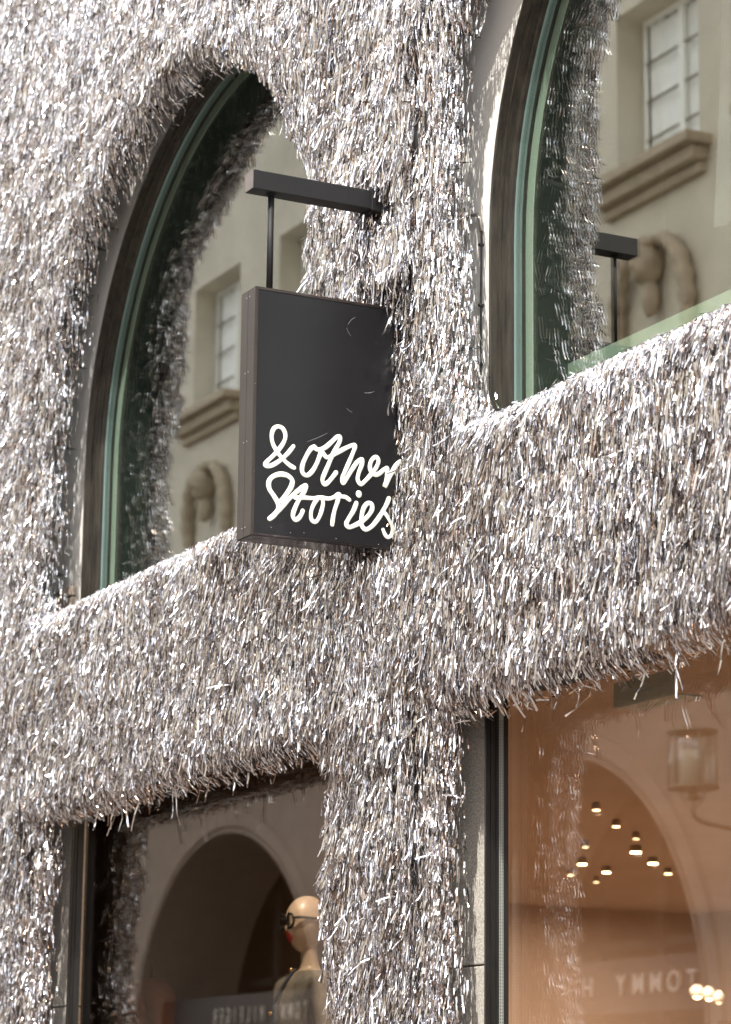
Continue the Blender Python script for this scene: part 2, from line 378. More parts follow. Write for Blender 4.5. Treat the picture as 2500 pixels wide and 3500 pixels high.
def shell(x, z, D):
    """thickness of the cladding in front of the wall"""
    T = .185 + .030 * (vnoise(x, z, 3.1, 1) - .5) + .02 * (vnoise(x, z, 9, 2) - .5) + .022 * (tier(x, z) ** 2 - .4)
    s = np.clip((z - 2.80) / .10, 0, 1); T = T + .035 * s
    q = np.clip(1 - np.clip(D, 0, RAD) / RAD, 0, 1); prof = np.sqrt(np.clip(1 - q * q, 0, 1))
    # pressed flat round the sign
    near = np.exp(-(((x + 7.90) / .17) ** 4)) * np.clip((z - 3.42) / .1, 0, 1) * np.clip((4.47 - z) / .1, 0, 1)
    T = T - .105 * near - .055 * np.exp(-(((x + 7.96) / .10) ** 4) - (((z - 4.70) / .10) ** 4))
    return T, prof, q
def make_strips(x, z, D, NX, L, W, lift=0.0, spread=1.0, segs=4, jitter=.19, hang=None):
    n = len(x); T, prof, q = shell(x, z, D)
    depth = rng.random(n) ** 1.7 * .055
    y = -np.maximum(.02 + (T - .02) * prof - depth * (.2 + .8 * prof), .012) - lift
    nrm = np.stack([-NX[:, 0] * q, -prof, -NX[:, 1] * q], 1)
    nrm += np.stack([(vnoise(x, z, 5, 21) - .5) * .35, np.zeros(n), (vnoise(x, z, 5, 22) - .5) * .25], 1)
    nrm /= np.linalg.norm(nrm, axis=1)[:, None]
    bul = .50 * q * (1 - q) * (1 + .8 * (vnoise(x, z, 4, 31) - .5))
    P = np.stack([x - NX[:, 0] * bul, y, z], 1)
    gdir = np.array([0, 0, -1.0]); tan = gdir - nrm * (nrm @ gdir)[:, None]; tl = np.linalg.norm(tan, axis=1)
    flat = tl < .35; rnd = rng.normal(size=(n, 3)); rnd -= nrm * np.sum(rnd * nrm, 1)[:, None]
    tan = np.where(flat[:, None], tan + rnd * .5, tan); tan /= (np.linalg.norm(tan, axis=1)[:, None] + 1e-9)
    a = (.02 + .17 * rng.random(n) ** 2) * spread * (.5 + vnoise(x, z, 11, 41))
    lean = (vnoise(x, z, 2.2, 9) - .5) * .30 + (vnoise(x, z, 14, 10) - .5) * .35
    d = tan + nrm * a[:, None] + rng.normal(scale=jitter, size=(n, 3)) * np.array([.30, .20, .30]); d[:, 0] += lean
    wild = rng.random(n) < .05; d[wild] += rng.normal(scale=.55, size=(wild.sum(), 3))
    if hang is not None: d = np.tile(np.array([0, -.1, -1.0]), (n, 1)) + rng.normal(scale=.16, size=(n, 3))
    d /= np.linalg.norm(d, axis=1)[:, None]
    wv = np.cross(d, nrm); wl = np.linalg.norm(wv, axis=1); bad = wl < .15
    wv[bad] = np.cross(d[bad], np.array([1.0, .2, 0])); wv /= np.linalg.norm(wv, axis=1)[:, None]
    ang = rng.normal(scale=.60, size=n) + (vnoise(x, z, 9, 43) - .5) * .3
    rows = []; p = P - d * (L * .25)[:, None]
    tw = rng.normal(scale=.16, size=n); crk = np.where(rng.random(n) < .14, 2.4, 1.0); crk2 = np.where(rng.random(n) < .3, .3, 1.0)
    for s_ in range(segs + 1):
        up = np.cross(wv, d); ww = wv * np.cos(ang)[:, None] + up * np.sin(ang)[:, None]
        fn = np.cross(d, ww); pz = p + fn * (rng.normal(scale=.0017, size=n) * crk2)[:, None]
        rows.append(pz - ww * (W / 2)[:, None]); rows.append(pz + ww * (W / 2)[:, None])
        p = p + d * (L / segs)[:, None]
        bend = rng.normal(scale=.11, size=n) * crk
        d = d + np.cross(wv, d) * bend[:, None] + gdir * .13 + rng.normal(scale=.035, size=(n, 3)); d /= np.linalg.norm(d, axis=1)[:, None]
        wv = wv - d * np.sum(wv * d, 1)[:, None]; wv /= np.linalg.norm(wv, axis=1)[:, None]
        ang = ang + tw + rng.normal(scale=.20, size=n) * crk
    V = np.stack(rows, 1)                            # n, 2(segs+1), 3
    return V
def strips_mesh(V, name):
    n, k, _ = V.shape; segs = k // 2 - 1
    me = bpy.data.meshes.new(name); me.vertices.add(n * k); me.vertices.foreach_set('co', V.astype(np.float32).ravel())
    base = (np.arange(n) * k)[:, None, None]; s_ = np.arange(segs)[None, :, None] * 2
    quad = np.array([0, 1, 3, 2])[None, None, :]; idx = (base + s_ + quad).reshape(-1)
    nf = n * segs; me.loops.add(nf * 4); me.loops.foreach_set('vertex_index', idx.astype(np.int32))
    me.polygons.add(nf); me.polygons.foreach_set('loop_start', np.arange(nf, dtype=np.int32) * 4); me.polygons.foreach_set('loop_total', np.full(nf, 4, np.int32))
    me.update(calc_edges=True); me.polygons.foreach_set('use_smooth', [False] * nf)
    return me
clad = thing('tinsel_cladding', 'thick shaggy silver foil fringe covering the piers and the wide band between the windows', 'tinsel')
# carrier under the fringe, coloured blackish so gaps between strips read as shade
gx = np.arange(XA - .1, XB + .1, .035); gz = np.arange(ZA - .1, ZB + .1, .035); GX, GZ = np.meshgrid(gx, gz, indexing='ij'); PP = np.stack([GX.ravel(), GZ.ravel()], 1)
DD, _n = holedist(PP); Tt, pr, qq = shell(PP[:, 0], PP[:, 1], DD)
DD = DD - .035
yy = np.where(DD > 0, -np.maximum(.02 + (Tt - .07) * pr, .015), -.012)
vv = np.stack([PP[:, 0], yy, PP[:, 1]], 1); nz = len(gz); fcs = []
ok = (DD > -.004).reshape(len(gx), nz)
for i in range(len(gx) - 1):
    for j in range(nz - 1):
        if ok[i, j] and ok[i + 1, j] and ok[i, j + 1] and ok[i + 1, j + 1]: fcs.append((i * nz + j, (i + 1) * nz + j, (i + 1) * nz + j + 1, i * nz + j + 1))
link('carrier_net', me_from(vv, fcs, smooth=True), M_backing, clad)

def sample(n, x0, x1, z0, z1, edge=False):
    x = rng.uniform(x0, x1, n); z = rng.uniform(z0, z1, n); P = np.stack([x, z], 1); D, NX = holedist(P)
    keep = D > 0
    if edge: keep &= D < .13
    top = 7.35 - .38 * (x + 12.6); keep &= (z < top) | (rng.random(n) < .35)
    keep &= (x > -12.9) | (rng.random(n) < .4); keep &= (x < -5.6) | (rng.random(n) < .5); keep &= (z > 1.7) | (rng.random(n) < .5)
    keep &= (D > .065) | (NX[:, 1] < -.5) | (rng.random(n) < .42)     # the sides of the openings are covered thinly, the dark carrier shows
    return x[keep], z[keep], D[keep], NX[keep]
x, z, D, NX = sample(790000, XA, XB, ZA, ZB)
inn = (D > .16) & (rng.random(len(x)) < .6); row = (z + .03 * vnoise(x, z, 6, 51)) / .07
z = np.where(inn, (np.floor(row) + .22 * rng.random(len(x))) * .07 - .03 * vnoise(x, z, 6, 51), z)
L = rng.uniform(.04, .12, len(x)) * (1 - .4 * (D < .07)); W = rng.uniform(.0024, .0058, len(x))
V1 = make_strips(x, z, D, NX, L, W)
x, z, D, NX = sample(520000, XA, XB, ZA, ZB, edge=True)
D = D * rng.random(len(D)) ** .3
L = rng.uniform(.025, .07, len(x)); W = rng.uniform(.003, .0065, len(x))
V2 = make_strips(x, z, D, NX, L, W, spread=1.3)
link('foil_fringe', strips_mesh(np.concatenate([V1, V2]), 'foil_fringe'), M_foil, clad, kind='stuff')
# the foremost strips one by one: long hanging ones under the band, and the nearest on the right
def singles(V):
    for k in range(len(V)):
        v = V[k]; o = v[0].copy(); me = me_from(v - o, [(2 * s_, 2 * s_ + 1, 2 * s_ + 3, 2 * s_ + 2) for s_ in range(len(v) // 2 - 1)])
        ob = link('tinsel_strip', me, M_foil, clad); ob.location = o
n = 30; x = np.concatenate([rng.uniform(-10.7, -8.8, 18), rng.uniform(-7.4, -5.9, 12)]); z = np.full(n, 2.875) + rng.uniform(-.004, .02, n)
D, NX = holedist(np.stack([x, z], 1)); D = np.maximum(D, .02)
singles(make_strips(x, z, D, NX, rng.uniform(.05, .17, n), rng.uniform(.004, .007, n), segs=5, hang=True))
wx = []; 
for h_, k0, k1, m_ in ((HU1, 3, 17, 26), (HU2, 1, 9, 10), (HL1, 0, 6, 8)):
    for _i in range(m_):
        a_ = random.randint(k0, k1 - 1); t_ = random.random(); wx.append((h_[a_][0] * (1 - t_) + h_[a_ + 1][0] * t_, h_[a_][1] * (1 - t_) + h_[a_ + 1][1] * t_))
wx = np.array([p_ for p_ in wx if p_[1] > 1.8]); D, NX = holedist(wx); D = np.full(len(wx), .03)
singles(make_strips(wx[:, 0], wx[:, 1], D, NX, rng.uniform(.05, .12, len(wx)), rng.uniform(.0025, .005, len(wx)), segs=5, spread=3.0, jitter=.4))
n = 1500; x = rng.uniform(-8.45, -5.9, n); z = rng.uniform(1.9, 5.3, n); D, NX = holedist(np.stack([x, z], 1))
m = (D > .03) & (z < 7.35 - .38 * (x + 12.6)); x, z, D, NX = [q_[m][:226] for q_ in (x, z, D, NX)]
singles(make_strips(x, z, D, NX, rng.uniform(.09, .16, len(x)), rng.uniform(.006, .009, len(x)), lift=.012, segs=5, jitter=.3))

# ---------------------------------------------------------------- hanging sign
sg = thing('hanging_sign', 'dark projecting box sign with cream handwritten shop name, hung from a black bracket', 'sign', loc=(-8.0442, -.0636, 4.3487))
def rel(o):
    # parts are drawn in drawing-board coordinates round (-8.165, 0, 4.39) and laid round the sign's own origin
    o.data.transform(Matrix.Scale(.985, 4) @ Matrix.Translation((8.165, 0, -4.39))); return o
X0, X1, Y0, Y1, Z0, Z1 = -8.220, -8.110, -.596, .09, 3.533, 4.390
b = MB(); b.box(X0 + .004, X1 - .004, Y0 + .004, Y1, Z0 + .004, Z1 - .004); rel(b.done('box_body', M_sign, sg))
b = MB(); b.box(X1 - .004, X1, Y0 + .012, Y1, Z0 + .010, Z1 - .010); rel(b.done('face_panel', M_sign, sg))
b = MB()
mid = (X0 + X1) / 2
b.box(X0, mid - .0012, Y0, Y0 + .0035, Z0, Z1, .0008); b.box(mid + .0012, X1 + .001, Y0, Y0 + .0035, Z0, Z1, .0008)
b.box(X1 - .003, X1 + .0015, Y0 + .0036, Y0 + .012, Z0, Z1, .0008); b.box(X0 - .0015, X0 + .003, Y0 + .0036, Y0 + .012, Z0, Z1, .0008)
rel(b.done('edge_profile', M_signedge, sg))
b = MB(); b.box(X0, X1, Y0 + .0036, Y1, Z0 - .0015, Z0 + .003, .0006); b.box(X1 - .003, X1 + .0015, Y0 + .012, Y1, Z0, Z0 + .009, .0006)
rel(b.done('bottom_profile', mat('dark_gloss_metal', (.05, .043, .042), .16, metal=.7), sg))
b = MB(); b.box(X0, X1, Y0 + .0036, Y1, Z1 - .003, Z1 + .0015, .0006); b.box(X1 - .003, X1 + .0015, Y0 + .012, Y1, Z1 - .009, Z1, .0006)
rel(b.done('top_profile', M_signedge, sg))
for zz in (4.365, 4.10, 3.86, 3.565):
    for xx in (mid - .012, mid + .012):
        b = MB(); b.ball((xx, Y0 - .0005, zz), .0028, (1, .6, 1), 1); rel(b.done('rivet', M_rivet, sg))
for yy_, zz in ((-.59, 4.05), (-.52, 3.565), (-.45, 3.555), (-.40, 3.56), (-.28, 3.553), (-.12, 3.55), (-.587, 3.75)):
    b = MB(); b.ball((X1 + .0006, yy_, zz), .0022, (.6, 1, 1), 1); rel(b.done('rivet', M_rivet, sg))
M_scuff = mat('scuff', (.16, .155, .16), .6)
for pts in ([(-.2505, 4.2939), (-.243, 4.278), (-.2334, 4.2652)], [(-.246, 4.305), (-.232, 4.325), (-.2174, 4.3352)], [(-.1805, 4.0734), (-.160, 4.0745), (-.1413, 4.0828)], [(-.175, 4.0715), (-.150, 4.079)], [(-.2467, 4.0101), (-.236, 4.002), (-.2243, 3.9976)], [(-.3935, 3.874), (-.355, 3.892), (-.3173, 3.914)], [(-.45, 3.70), (-.41, 3.712)]):
    b = MB(); q_ = smooth_path([(X1 + .0002, a_, c_) for a_, c_ in pts], 4); b.tube(q_, [.0006 + .0006 * math.sin(PI * i / (len(q_) - 1)) for i in range(len(q_))], 5, flat=.3, axis=Vector((1, 0, 0))); rel(b.done('scuff', M_scuff, sg))
# bracket
bk = MB(); bk.box(-8.198, -8.132, -.600, .08, 4.745, 4.812, .002); brk = rel(bk.done('bracket_arm', M_black, sg))
bk = MB(); bk.box(-8.197, -8.133, -.6025, -.6004, 4.746, 4.811, .0005); e_ = bk.done('end_cap', mat('sunlit_end_cap', (.20, .17, .16), .35, metal=.5, var=.2, scale=30), brk); rel(e_)  # arm's street end, its sunlit tone put into the colour
bk = MB(); bk.box(-8.204, -8.126, -.150, .08, 4.738, 4.820, .003); rel(bk.done('wall_flange', M_black, sg))
bk = MB(); bk.tube([(-8.165, -.518, 4.38), (-8.165, -.518, 4.75)], .0112, 16); rel(bk.done('hanger_rod', M_black, sg))
bk = MB(); bk.lathe([(.017, 0), (.017, .006)], (-8.165, -.518, 4.739), 16); rel(bk.done('rod_collar', M_black, sg))
# lettering traced as brush strokes on the sign face (u across the face, v up)
AFF = None
def face_pt(u, v):
    return Vector((X1 + .0012, FY[0] + FY[1] * u + FY[2] * v + FY[3] * u * v + FY[4] * u * u, FZ[0] + FZ[1] * u + FZ[2] * v + FZ[3] * u * v + FZ[4] * u * u))
FY = (0, 0, 0, 0, 0); FZ = FY
FY = (-0.6867753, 0.000405250655, 9.00868827e-06, -3.60425649e-09, 8.86260184e-09)
FZ = (3.96637295, 5.34130489e-05, -0.000377694804, -8.59121444e-09, 1.04327774e-09)
STROKES = {
 'ampersand': [([(590, 575), (548, 550), (490, 497), (435, 425), (398, 350), (390, 280), (410, 222), (450, 204), (492, 226), (513, 285), (498, 345), (455, 410), (400, 470), (350, 518), (330, 548), (352, 562), (400, 550), (470, 505), (528, 452), (565, 408), (584, 383)], 19)],
 'word': [([(768, 388), (738, 408), (695, 480), (664, 560), (668, 622), (708, 643), (752, 608), (792, 540), (822, 462), (838, 420)], 20),
          ([(770, 386), (792, 408), (822, 412), (870, 392), (925, 345), (970, 302), (1000, 300), (998, 340), (965, 405), (930, 470), (895, 555), (862, 630), (845, 685), (862, 722), (895, 706), (935, 660), (966, 618)], 20),
          ([(838, 425), (872, 474), (905, 478), (985, 435), (1060, 395), (1120, 372), (1136, 385), (1118, 440), (1085, 520), (1050, 600), (1022, 670), (1030, 712), (1062, 670), (1110, 590), (1160, 520), (1200, 500), (1196, 550), (1170, 620), (1160, 680), (1188, 722), (1228, 692), (1275, 640), (1325, 575), (1346, 515), (1325, 480), (1290, 500), (1270, 555), (1280, 612), (1318, 640), (1360, 622), (1395, 590), (1422, 578)], 19),
          ([(1424, 580), (1424, 650), (1412, 705), (1403, 742), (1430, 690), (1462, 625), (1500, 560), (1545, 515), (1580, 500)], 20)],
 'word.b': [([(372, 1030), (415, 995), (448, 945), (445, 890), (408, 825), (370, 765), (364, 705), (395, 658), (460, 634), (530, 645), (574, 690), (562, 750), (520, 815), (478, 870)], 22),
            ([(425, 985), (500, 905), (560, 840), (640, 770), (688, 735), (698, 745), (675, 800), (630, 870), (595, 945), (580, 1005), (600, 1040), (630, 1028), (655, 995), (668, 962)], 20),
            ([(600, 845), (680, 843), (760, 848), (830, 842), (900, 852), (955, 835), (990, 812), (1010, 832), (1050, 838), (1085, 862)], 18),
            ([(800, 855), (765, 905), (742, 975), (748, 1040), (785, 1058), (818, 1010), (842, 940), (850, 880), (835, 845)], 18),
            ([(992, 815), (980, 875), (955, 950), (940, 1020), (932, 1082)], 19),
            ([(1170, 806), (1170, 816)], 27),
            ([(1148, 892), (1122, 960), (1080, 1030), (1058, 1078), (1082, 1106), (1130, 1092), (1190, 1060), (1250, 1010), (1288, 950), (1284, 902), (1250, 893), (1215, 935), (1195, 1010), (1195, 1085), (1230, 1126), (1285, 1100), (1340, 1035), (1385, 965), (1420, 900), (1440, 850)], 20),
            ([(1392, 968), (1425, 1010), (1455, 1065), (1475, 1120), (1462, 1175), (1430, 1195), (1405, 1172), (1388, 1130)], 17)],
}
def build_letters():
    for nm, strokes in STROKES.items():
        b = MB()
        for pts, wd in strokes:
            P = [face_pt(u, v) for u, v in pts]
            Q = smooth_path(P, 7); k = len(Q)
            # local scale of a pixel of the tracing on the face
            u0, v0 = pts[len(pts) // 2]; sc = (face_pt(u0, v0 + 10) - face_pt(u0, v0)).length / 10
            r = wd * sc * 1.04
            # rounded ends
            d0 = (Q[0] - Q[1]).normalized(); d1 = (Q[-1] - Q[-2]).normalized()
            pre = [Q[0] + d0 * r * s_ for s_ in (.98, .85, .5)]; post = [Q[-1] + d1 * r * s_ for s_ in (.5, .85, .98)]
            rr = [r * .2, r * .53, r * .87] + [r * (1 + .07 * math.sin(i * .35)) for i in range(k)] + [r * .87, r * .53, r * .2]
            b.tube(pre + Q + post, rr, 12, flat=.16, axis=Vector((1, 0, 0)))
        rel(b.done('ampersand' if nm == 'ampersand' else 'lettering', M_letter, sg))

# ---------------------------------------------------------------- mannequin in the left shop window
MQ = Vector((-10.70, .9, .86)); fdir = Vector((-.02, -1, 0)).normalized(); rdir = Vector((fdir.y, -fdir.x, 0))
def mq(f, r, z): return MQ + fdir * f + rdir * r + Vector((0, 0, z))
man = thing('mannequin', 'bald mannequin in profile with red lips, round black glasses and a washed khaki zip jacket', 'mannequin')
def skin_mesh(verts, edges, radii, root=0):
    me = bpy.data.meshes.new('skin'); me.from_pydata([tuple(v) for v in verts], edges, []); o = bpy.data.objects.new('skin', me); COL.objects.link(o)
    md = o.modifiers.new('s', 'SKIN'); md.use_smooth_shade = True
    for i, r in enumerate(radii):
        me.skin_vertices[0].data[i].radius = r if hasattr(r, '__len__') else (r, r); me.skin_vertices[0].data[i].use_root = (i == root)
    o.modifiers.new('u', 'SUBSURF').levels = 2
    bpy.context.view_layer.update()
    m2 = bpy.data.meshes.new_from_object(o.evaluated_get(bpy.context.evaluated_depsgraph_get())); bpy.data.objects.remove(o); return m2
def head_pt(th, ph, off=0):
    """ph polar from the crown, th azimuth (0 = face)"""
    c, s_ = math.cos(ph), math.sin(ph); ux, uy, uz = s_ * math.cos(th), s_ * math.sin(th), c
    low = max(0, -uz)
    f = ux * (.098 - .026 * low) + .018 * low + (-.006 if ux < 0 else 0); r = uy * (.076 - .030 * low); zz = uz * .120
    if ux > 0: f -= .012 * math.exp(-((uz - .02) / .16) ** 2) * ux     # eye hollow
    if ux > 0: f += .012 * math.exp(-((uz + .16) / .12) ** 2) * math.exp(-(th / .16) ** 2)
    n = Vector((ux, uy, uz)) * off
    return mq(f + .012 + n.x, r + n.y, 1.62 + zz + n.z)
hv = []; hf = []; NT, NP = 40, 26
for i in range(NP + 1):
    for k in range(NT): hv.append(head_pt(2 * PI * k / NT - PI, PI * (i + .02) / (NP + .04)))
for i in range(NP):
    for k in range(NT): hf.append((i * NT + k, i * NT + (k + 1) % NT, (i + 1) * NT + (k + 1) % NT, (i + 1) * NT + k))
hm = me_from(hv, hf, smooth=True)
bv = [mq(0, 0, .92), mq(0, 0, 1.10), mq(0, 0, 1.26), mq(0, 0, 1.36), mq(-.01, 0, 1.42), mq(.0, 0, 1.50), mq(.004, 0, 1.56),
      mq(0, .16, 1.355), mq(0, .21, 1.12), mq(.03, .24, .88), mq(0, -.16, 1.355), mq(0, -.21, 1.12), mq(.03, -.24, .88),
      mq(0, .09, .86), mq(.01, .10, .46), mq(-.01, .11, .06), mq(0, -.09, .86), mq(.01, -.10, .46), mq(-.01, -.11, .06), mq(.10, .11, .03), mq(.10, -.11, .03)]
be = [(0, 1), (1, 2), (2, 3), (3, 4), (4, 5), (5, 6), (3, 7), (7, 8), (8, 9), (3, 10), (10, 11), (11, 12), (0, 13), (13, 14), (14, 15), (0, 16), (16, 17), (17, 18), (15, 19), (18, 20)]
br = [.13, .10, .12, .09, .045, .036, .040, .052, .040, .028, .052, .040, .028, .085, .058, .036, .085, .058, .036, .03, .03]
bmn = skin_mesh(bv, be, br)
bm_ = bmesh.new(); bm_.from_mesh(hm); bm_.from_mesh(bmn); mm = bpy.data.meshes.new('body'); bm_.to_mesh(mm); bm_.free()
mm.polygons.foreach_set('use_smooth', [True] * len(mm.polygons))
link('body', mm, M_skin, man)
# lips: a patch lying on the face
lv = []; lf = []; nu, nw = 16, 10
for i in range(nw + 1):
    for k in range(nu + 1):
        t = (k / nu * 2 - 1) * .50; hgt = .026 * (1 - abs(k / nu * 2 - 1) ** 1.8) + .001; zz = -.058 + (i / nw * 2 - 1) * hgt
        ph = math.acos(max(-1, min(1, zz / .120))); lv.append(head_pt(t, ph, .0015 + .006 * (1 - abs(i / nw * 2 - 1)) * (1 - (k / nu * 2 - 1) ** 2) * (.4 + .6 * abs(math.sin((i / nw) * PI * 2)))))
for i in range(nw):
    for k in range(nu): lf.append((i * (nu + 1) + k, i * (nu + 1) + k + 1, (i + 1) * (nu + 1) + k + 1, (i + 1) * (nu + 1) + k))
link('lips', me_from(lv, lf, smooth=True), M_lips, man)
gl = MB()
for s_ in (-1, 1):
    ring = [mq(.112 - .010 * abs(math.cos(t)), s_ * .036 + .030 * math.cos(t), 1.628 + .031 * math.sin(t)) for t in [2 * PI * k / 24 for k in range(25)]]
    gl.tube(ring, .0058, 8, caps=False)
    gl.tube([mq(.103, s_ * .060, 1.642), mq(.07, s_ * .074, 1.643), mq(0, s_ * .083, 1.640), mq(-.03, s_ * .082, 1.630)], [.0045, .006, .004, .0035], 8)
gl.tube([mq(.108, -.010, 1.645), mq(.114, 0, 1.648), mq(.108, .010, 1.645)], .003, 8)
gl.done('glasses', M_lens, man)
jv = [mq(0, 0, .95), mq(0, 0, 1.12), mq(0, 0, 1.26), mq(0, 0, 1.36), mq(-.002, 0, 1.425), mq(0, .165, 1.36), mq(0, .235, 1.16), mq(.03, .27, .95), mq(0, -.165, 1.36), mq(0, -.235, 1.16), mq(.03, -.27, .95)]
je = [(0, 1), (1, 2), (2, 3), (3, 4), (3, 5), (5, 6), (6, 7), (3, 8), (8, 9), (9, 10)]
link('jacket', skin_mesh(jv, je, [.17, .15, .155, .11, .055, .072, .062, .055, .072, .062, .055]), M_jacket, man)
zp = MB(); zp.tube(smooth_path([mq(.06, .005, 1.43), mq(.105, .01, 1.37), mq(.15, .01, 1.28), mq(.165, .01, 1.15), mq(.165, .01, 1.0)]), .007, 8); zp.done('placket', M_navy, man)
for f_, z_ in ((.075, 1.425), (.168, 1.24), (.176, 1.12)):
    zp = MB(); zp.ball(mq(f_, .012, z_), .011, n=2); zp.done('button', M_gold, man)
GM = Vector((-13.05, 1.16, .9))
gv = [GM + Vector(v) for v in ((0, 0, .75), (0, 0, 1.0), (0, 0, 1.2), (0, 0, 1.38), (.08, 0, 1.42), (-.08, 0, 1.42), (.20, -.02, 1.36), (.27, -.05, 1.12), (.26, -.08, .86), (-.20, -.02, 1.36), (-.27, -.05, 1.12), (-.26, -.08, .86))]
gt = thing('hanging_garment', 'rust coloured garment on a stand, blurred behind the left shop window', 'garment')
link('cloth', skin_mesh(gv, [(0, 1), (1, 2), (2, 3), (3, 4), (3, 5), (3, 6), (6, 7), (7, 8), (3, 9), (9, 10), (10, 11)], [(.2, .12), (.17, .11), (.17, .11), (.13, .09), .05, .05, .075, .065, .06, .075, .065, .06]), M_rust, gt)
b = MB(); b.tube([GM + Vector((0, 0, .0)), GM + Vector((0, 0, 1.55))], .012, 8); b.lathe([(.16, 0), (.16, .012), (.02, .02)], tuple(GM + Vector((0, 0, -.035))), 24); b.done('stand', M_darkframe, gt)
b = MB(); b.box(-14.0, -8.5, .45, 1.5, .40, .86, .01); b.done('display_plinth', M_floor, label='low display plinth under the mannequin in the left shop window', cat='plinth')

# ---------------------------------------------------------------- lit spotlights seen through the lower right window
LIGHTS = [((-15.05, 5.34), .055, 9, 'brightest round ceiling spotlight, at the top right of the lit cluster'), ((-15.62, 5.84), .050, 9, 'round ceiling spotlight just below and right of the brightest one'),
          ((-15.92, 5.47), .048, 8, 'bright round ceiling spotlight at the left of the lit cluster'), ((-16.32, 5.91), .045, 7, 'medium ceiling spotlight low in the middle of the cluster'),
          ((-16.17, 6.32), .040, 3, 'dim ceiling spotlight at the far right of the cluster'), ((-13.84, 4.43), .034, 3.5, 'small dim ceiling spotlight high in the middle of the right shop window'),
          ((-13.19, 3.89), .034, 2.6, 'topmost small ceiling spotlight, left of the middle'), ((-14.36, 4.9), .03, 1.5, 'faint ceiling spotlight directly above the brightest one'),
          ((-14.95, 4.9), .03, 1.4, 'faint ceiling spotlight near the silver reflection, above the left bright one'), ((-16.63, 5.81), .032, 2, 'faint ceiling spotlight lowest at the left of the cluster'),
          ((-17.0, 6.25), .03, 1.6, 'faint ceiling spotlight lowest in the middle of the cluster')]
for (x_, y_), r_, e_s, lab in LIGHTS:
    t = thing('ceiling_spotlight', lab, 'spotlight', 'ceiling spotlights of the sales room', (x_, y_, 3.4))
    b = MB(); b.lathe([(r_ * .62 + .006, 0), (r_ * .62 + .008, .006), (r_ * .6, .04)], (0, 0, -.002)); b.done('housing', M_warmwall, t)
    mm_ = M_lamp.copy(); mm_.node_tree.nodes['Principled BSDF'].inputs['Emission Strength'].default_value = e_s * 2.2
    b = MB(); b.lathe([(r_ * .62, 0), (r_ * .62, .004)], (0, 0, -.006)); b.done('lamp_disc', mm_, t)
for (p_, r_, e_s, lab) in (((-16.1, 6.5, 2.56), .040, 10, 'larger left lamp of the low pair near the bottom right corner'), ((-15.96, 6.5, 2.54), .034, 9, 'middle lamp of the low row near the bottom right corner'), ((-15.84, 6.5, 2.51), .026, 3, 'dim right-hand lamp of the low row near the bottom right corner')):
    t = thing('pendant_spotlight', lab, 'spotlight', 'low pendant spotlights of the sales room', p_)
    b = MB(); b.lathe([(r_ + .01, 0), (r_ + .012, .05), (r_ * .5, .08)], (0, 0, 0)); b.done('housing', M_sash, t)
    mm_ = M_lamp.copy(); mm_.node_tree.nodes['Principled BSDF'].inputs['Emission Strength'].default_value = e_s * .9
    b = MB(); b.ball((0, 0, 0), r_ * .75, (1, 1, .6)); b.done('lamp_disc', mm_, t)
def lamp(x_, y_, z_, pw, sz=.25, col=(1, .76, .55)):
    ld = bpy.data.lights.new('spot_lamp', 'AREA'); ld.shape = 'DISK'; ld.size = sz; ld.energy = pw; ld.color = col
    lo = bpy.data.objects.new('spot_lamp', ld); COL.objects.link(lo); lo.location = (x_, y_, z_)
for x_, y_ in ((-15.05, 5.34), (-15.62, 5.84), (-13.19, 3.89), (-10.5, 5.2), (-7.0, 2.4), (-12.5, 7.4), (-17.8, 7.2)): lamp(x_, y_, 3.375, 34, .06)
lamp(-10.3, .6, 3.3, 9, .08, (1, .84, .66))
cv = []; n_ = 30
for k in range(n_ + 1):
    xx = -6.93 + 1.3 * k / n_; yv = .45 + .018 * math.sin(k * 1.3)
    for zz in (4.42, 4.9, 5.3, 5.9): cv.append((xx + .10 * (zz - 4.42), yv + .01 * math.sin(zz * 3 + k), zz))
link('drape', me_from(cv, [(4 * k + q_, 4 * k + 4 + q_, 4 * k + 5 + q_, 4 * k + 1 + q_) for k in range(n_) for q_ in range(3)], smooth=True), M_fabricgrey, shop)
# metal bracket at the window head, lilac grey hanging in the upper right window
b = MB(); b.box(-7.27, -6.93, .28, .285, 2.915, 2.99); b.box(-7.27, -6.93, .285, .38, 2.912, 2.917)
for x_ in (-7.2, -7.1, -7.0): b.tube([(x_, .278, 2.95), (x_, .283, 2.95)], .006, 8)
b.done('head_bracket', mat('grey_green_metal', (.45, .50, .46), .5, metal=.1), shop)

# ---------------------------------------------------------------- houses opposite (seen mirrored in the panes)
YO = -11.2
opp = thing('opposite_building', 'cream rendered old house across the street, carved masks under its windows, arches below', 'building')
WX = [-36.55 + 2.95 * k for k in range(-4, 13)]; WW, WZ0, WZ1 = 1.62, 11.98, 13.95
ARC = [(-52.6, 2.9), (-43.7, 3.0), (-34.85, 3.05), (-25.95, 2.75), (-17.0, 2.8), (-8.1, 2.8), (.8, 2.8)]
uph = []
for x_ in WX:
    uph.append(rect(x_, x_ + WW, WZ0, WZ1)); uph.append(rect(x_, x_ + WW, 8.0, 9.75) if False else rect(x_, x_ + WW, 15.6, 16.9))
up = plate(rect(-60, 6, 6.55, 17.8), uph, YO, YO - .42); link('wall', up, M_opp, opp)
link('arcade_wall', plate(rect(-60, 6, 0, 6.25), [arch(cx, a, 2.6, 3.05, -.1) for cx, a in ARC], YO, YO - 1.5), M_oppstone, opp)
b = MB(); b.box(-60, 6, YO - .3, YO + .16, 6.25, 6.40, .02); b.box(-60, 6, YO - .3, YO + .08, 6.40, 6.55, .02); b.done('string_course', M_oppsill, opp)
